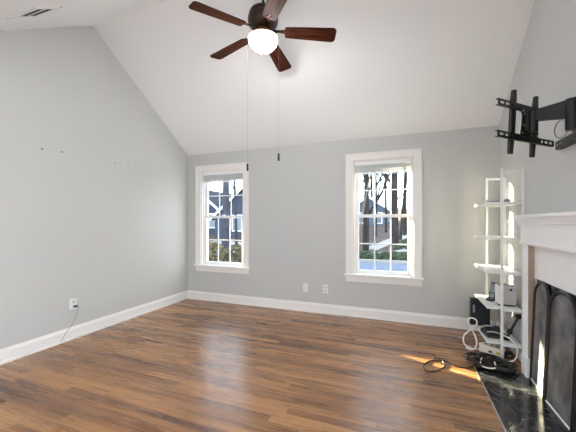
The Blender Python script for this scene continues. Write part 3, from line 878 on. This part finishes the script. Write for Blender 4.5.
def tree(nm, x, y, h, r, lean, seed, label, m=BARK, depth=4, kids=4, grp='bare trees beyond the street', first=.14):
    rn = random.Random(seed); b = MB()
    def grow(p, d, length, rad, lev):
        n = 5 if lev == 0 else 3
        pts = [p]; dd = d.copy(); rs = [rad]
        for k in range(n):
            dd = (dd + Vector((rn.uniform(-1, 1), rn.uniform(-1, 1), rn.uniform(-.5, .8))) * (.05 if lev == 0 else .18)).normalized()
            pts.append(pts[-1] + dd * length / n); rs.append(rad * (1 - .75 * (k + 1) / n))
        b.tube(pts, rs, 7 if lev == 0 else (5 if lev == 1 else 3), cap=False)
        if lev >= depth: return
        for k in range(kids + (3 if lev == 0 else 0)):
            t = rn.uniform(first if lev == 0 else .25, 1.0); i = min(int(t * n), n - 1); f = t * n - i
            q = pts[i].lerp(pts[i + 1], f); rr = (rs[i] * (1 - f) + rs[i + 1] * f)
            side = Vector((rn.uniform(-1, 1), rn.uniform(-1, 1), rn.uniform(-.1, .7))).normalized()
            grow(q, (dd * .45 + side * .75).normalized(), length * rn.uniform(.38, .6), max(rr * .62, .016), lev + 1)
    z = terr(x, y) - .1
    grow(Vector((x, y, z)), Vector((lean[0], lean[1], 1)).normalized(), h, r, 0)
    return tag(b.build(nm, m, recalc=False), label, 'tree', grp)
tree('bare_tree', -2.10, 18, 11, .19, (.02, 0), 11, 'thick dark bare trunk at the left side of the right window')
tree('bare_tree', -2.15, 24.5, 12, .15, (.03, 0), 12, 'slim grey bare trunk just right of the thick dark one')
tree('bare_tree', -.52, 20, 12, .23, (.0, 0), 13, 'stout brown bare trunk in the middle of the right window')
tree('bare_tree', .05, 25, 12, .17, (.02, 0), 14, 'bare trunk at the right side of the right window')
tree('bare_tree', -3.3, 21.5, 12, .10, (.06, 0), 18, 'thin bare trunk at the left edge of the right window')
tree('bare_tree', -1.45, 27, 12, .11, (-.03, 0), 19, 'thin bare trunk between the slim grey and stout brown ones')
tree('bare_tree', -.28, 22.5, 12, .11, (.04, 0), 20, 'thin bare trunk just right of the stout brown one')
tree('leaning_tree', -2.45, 16.2, 7, .06, (.15, 0), 15, 'pale tan trunk leaning right in the lower right window', BARKP, first=.6)
tree('bare_tree', -7.85, 12.2, 10, .21, (.03, 0), 16, 'big blue grey trunk in the middle of the left window', BARKB, first=.32)
tree('bare_tree', -9.2, 15.5, 10, .10, (-.05, 0), 17, 'thin blue grey trunk left of the big trunk in the left window', BARKB, first=.35)
far = [(-6, 34), (-3.6, 38), (-1.2, 35), (1.2, 39), (3, 34), (-26, 36), (-21, 40), (-16, 38), (-30, 33)]
for i, (x, y) in enumerate(far):
    tree('woodland_tree', x, y, 13, .17, (random.uniform(-.05, .05), 0), 30 + i,
         'hazy bare tree far up the hill behind the houses', BARK if i % 2 else BARKB, depth=4, kids=4, grp='distant bare woodland trees', first=.15)
# evergreen added out of view to block upper sun rays at the left window
ev = tag(empty('sun_block_evergreen', (-7.6, 6.10, -.6)), 'added unseen evergreen blocking sun to the left window', 'tree')
MB().tube([(0, 0, 0), (0, 0, 4.9)], [.06, .03], 8).build('trunk', BARK, ev)
b = MB(); leaves(b, (0, 0, 4.05), (.50, .46, 1.2), 5000, .09, 9); b.build('foliage', EVERG, ev, recalc=False)

def gable_house(nm, x0, x1, y0, y1, z0, ze, zp, m, label, wins, wing=None):
    o = tag(empty(nm, ((x0 + x1) / 2, y0, z0)), label, 'house')
    cx = (x0 + x1) / 2; Mo = Matrix.Translation((-cx, -y0, -z0))
    MB().prism([(x0, z0), (x1, z0), (x1, ze), (cx, zp), (x0, ze)], 1, y0, y1, Mo).build('wall', m, o)
    t = .14; sl = (zp - ze) / (cx - x0)
    ov = .3
    b = MB(); b.prism([(x0 - ov, ze - sl * ov), (cx, zp), (x1 + ov, ze - sl * ov), (x1 + ov, ze - sl * ov + t), (cx, zp + t), (x0 - ov, ze - sl * ov + t)], 1, y0 - .25, y1 + .25, Mo)
    b.build('roof', ROOF, o)
    b = MB(); b.prism([(x0 - ov, ze - sl * ov - .06), (cx, zp - .06), (x1 + ov, ze - sl * ov - .06), (x1 + ov, ze - sl * ov + t + .03), (cx, zp + t + .03), (x0 - ov, ze - sl * ov + t + .03)], 1, y0 - .32, y0 - .25, Mo)
    b.build('rake_board', TRIM, o)
    for wx, wz, ww, wh in wins:
        f = MB().box(wx - ww / 2 - .09, wx + ww / 2 + .09, y0 - .06, y0 + .02, wz - .09, wz + wh + .09, Mo).build('window', TRIM, o)
        MB().box(wx - ww / 2, wx + ww / 2, y0 - .07, y0 - .055, wz, wz + wh, Mo).build('pane', mat('dark_pane', (.10, .13, .17), .1, vary=(2, .1)), f)
    return o
gable_house('neighbour_house', -15.2, -9.4, 22, 29, -.2, 1.7, 4.1, SIDING, 'blue grey gabled house with white rake boards seen through the left window', [(-13.0, .6, .8, 1.2), (-11.4, .6, .8, 1.2)])
gable_house('neighbour_house', -21.5, -15.8, 24, 31, -.1, 2.2, 4.4, SIDING, 'second blue grey house at the left edge of the left window', [(-18.2, .8, .8, 1.2), (-16.8, .8, .8, 1.2)])
gable_house('neighbour_house', -5.6, -1.6, 33, 39, .6, 2.6, 3.9, SIDINGP, 'pale blue house among the trunks seen through the right window', [(-4.2, 1.2, .7, 1.0), (-2.6, 1.2, .7, 1.0)])
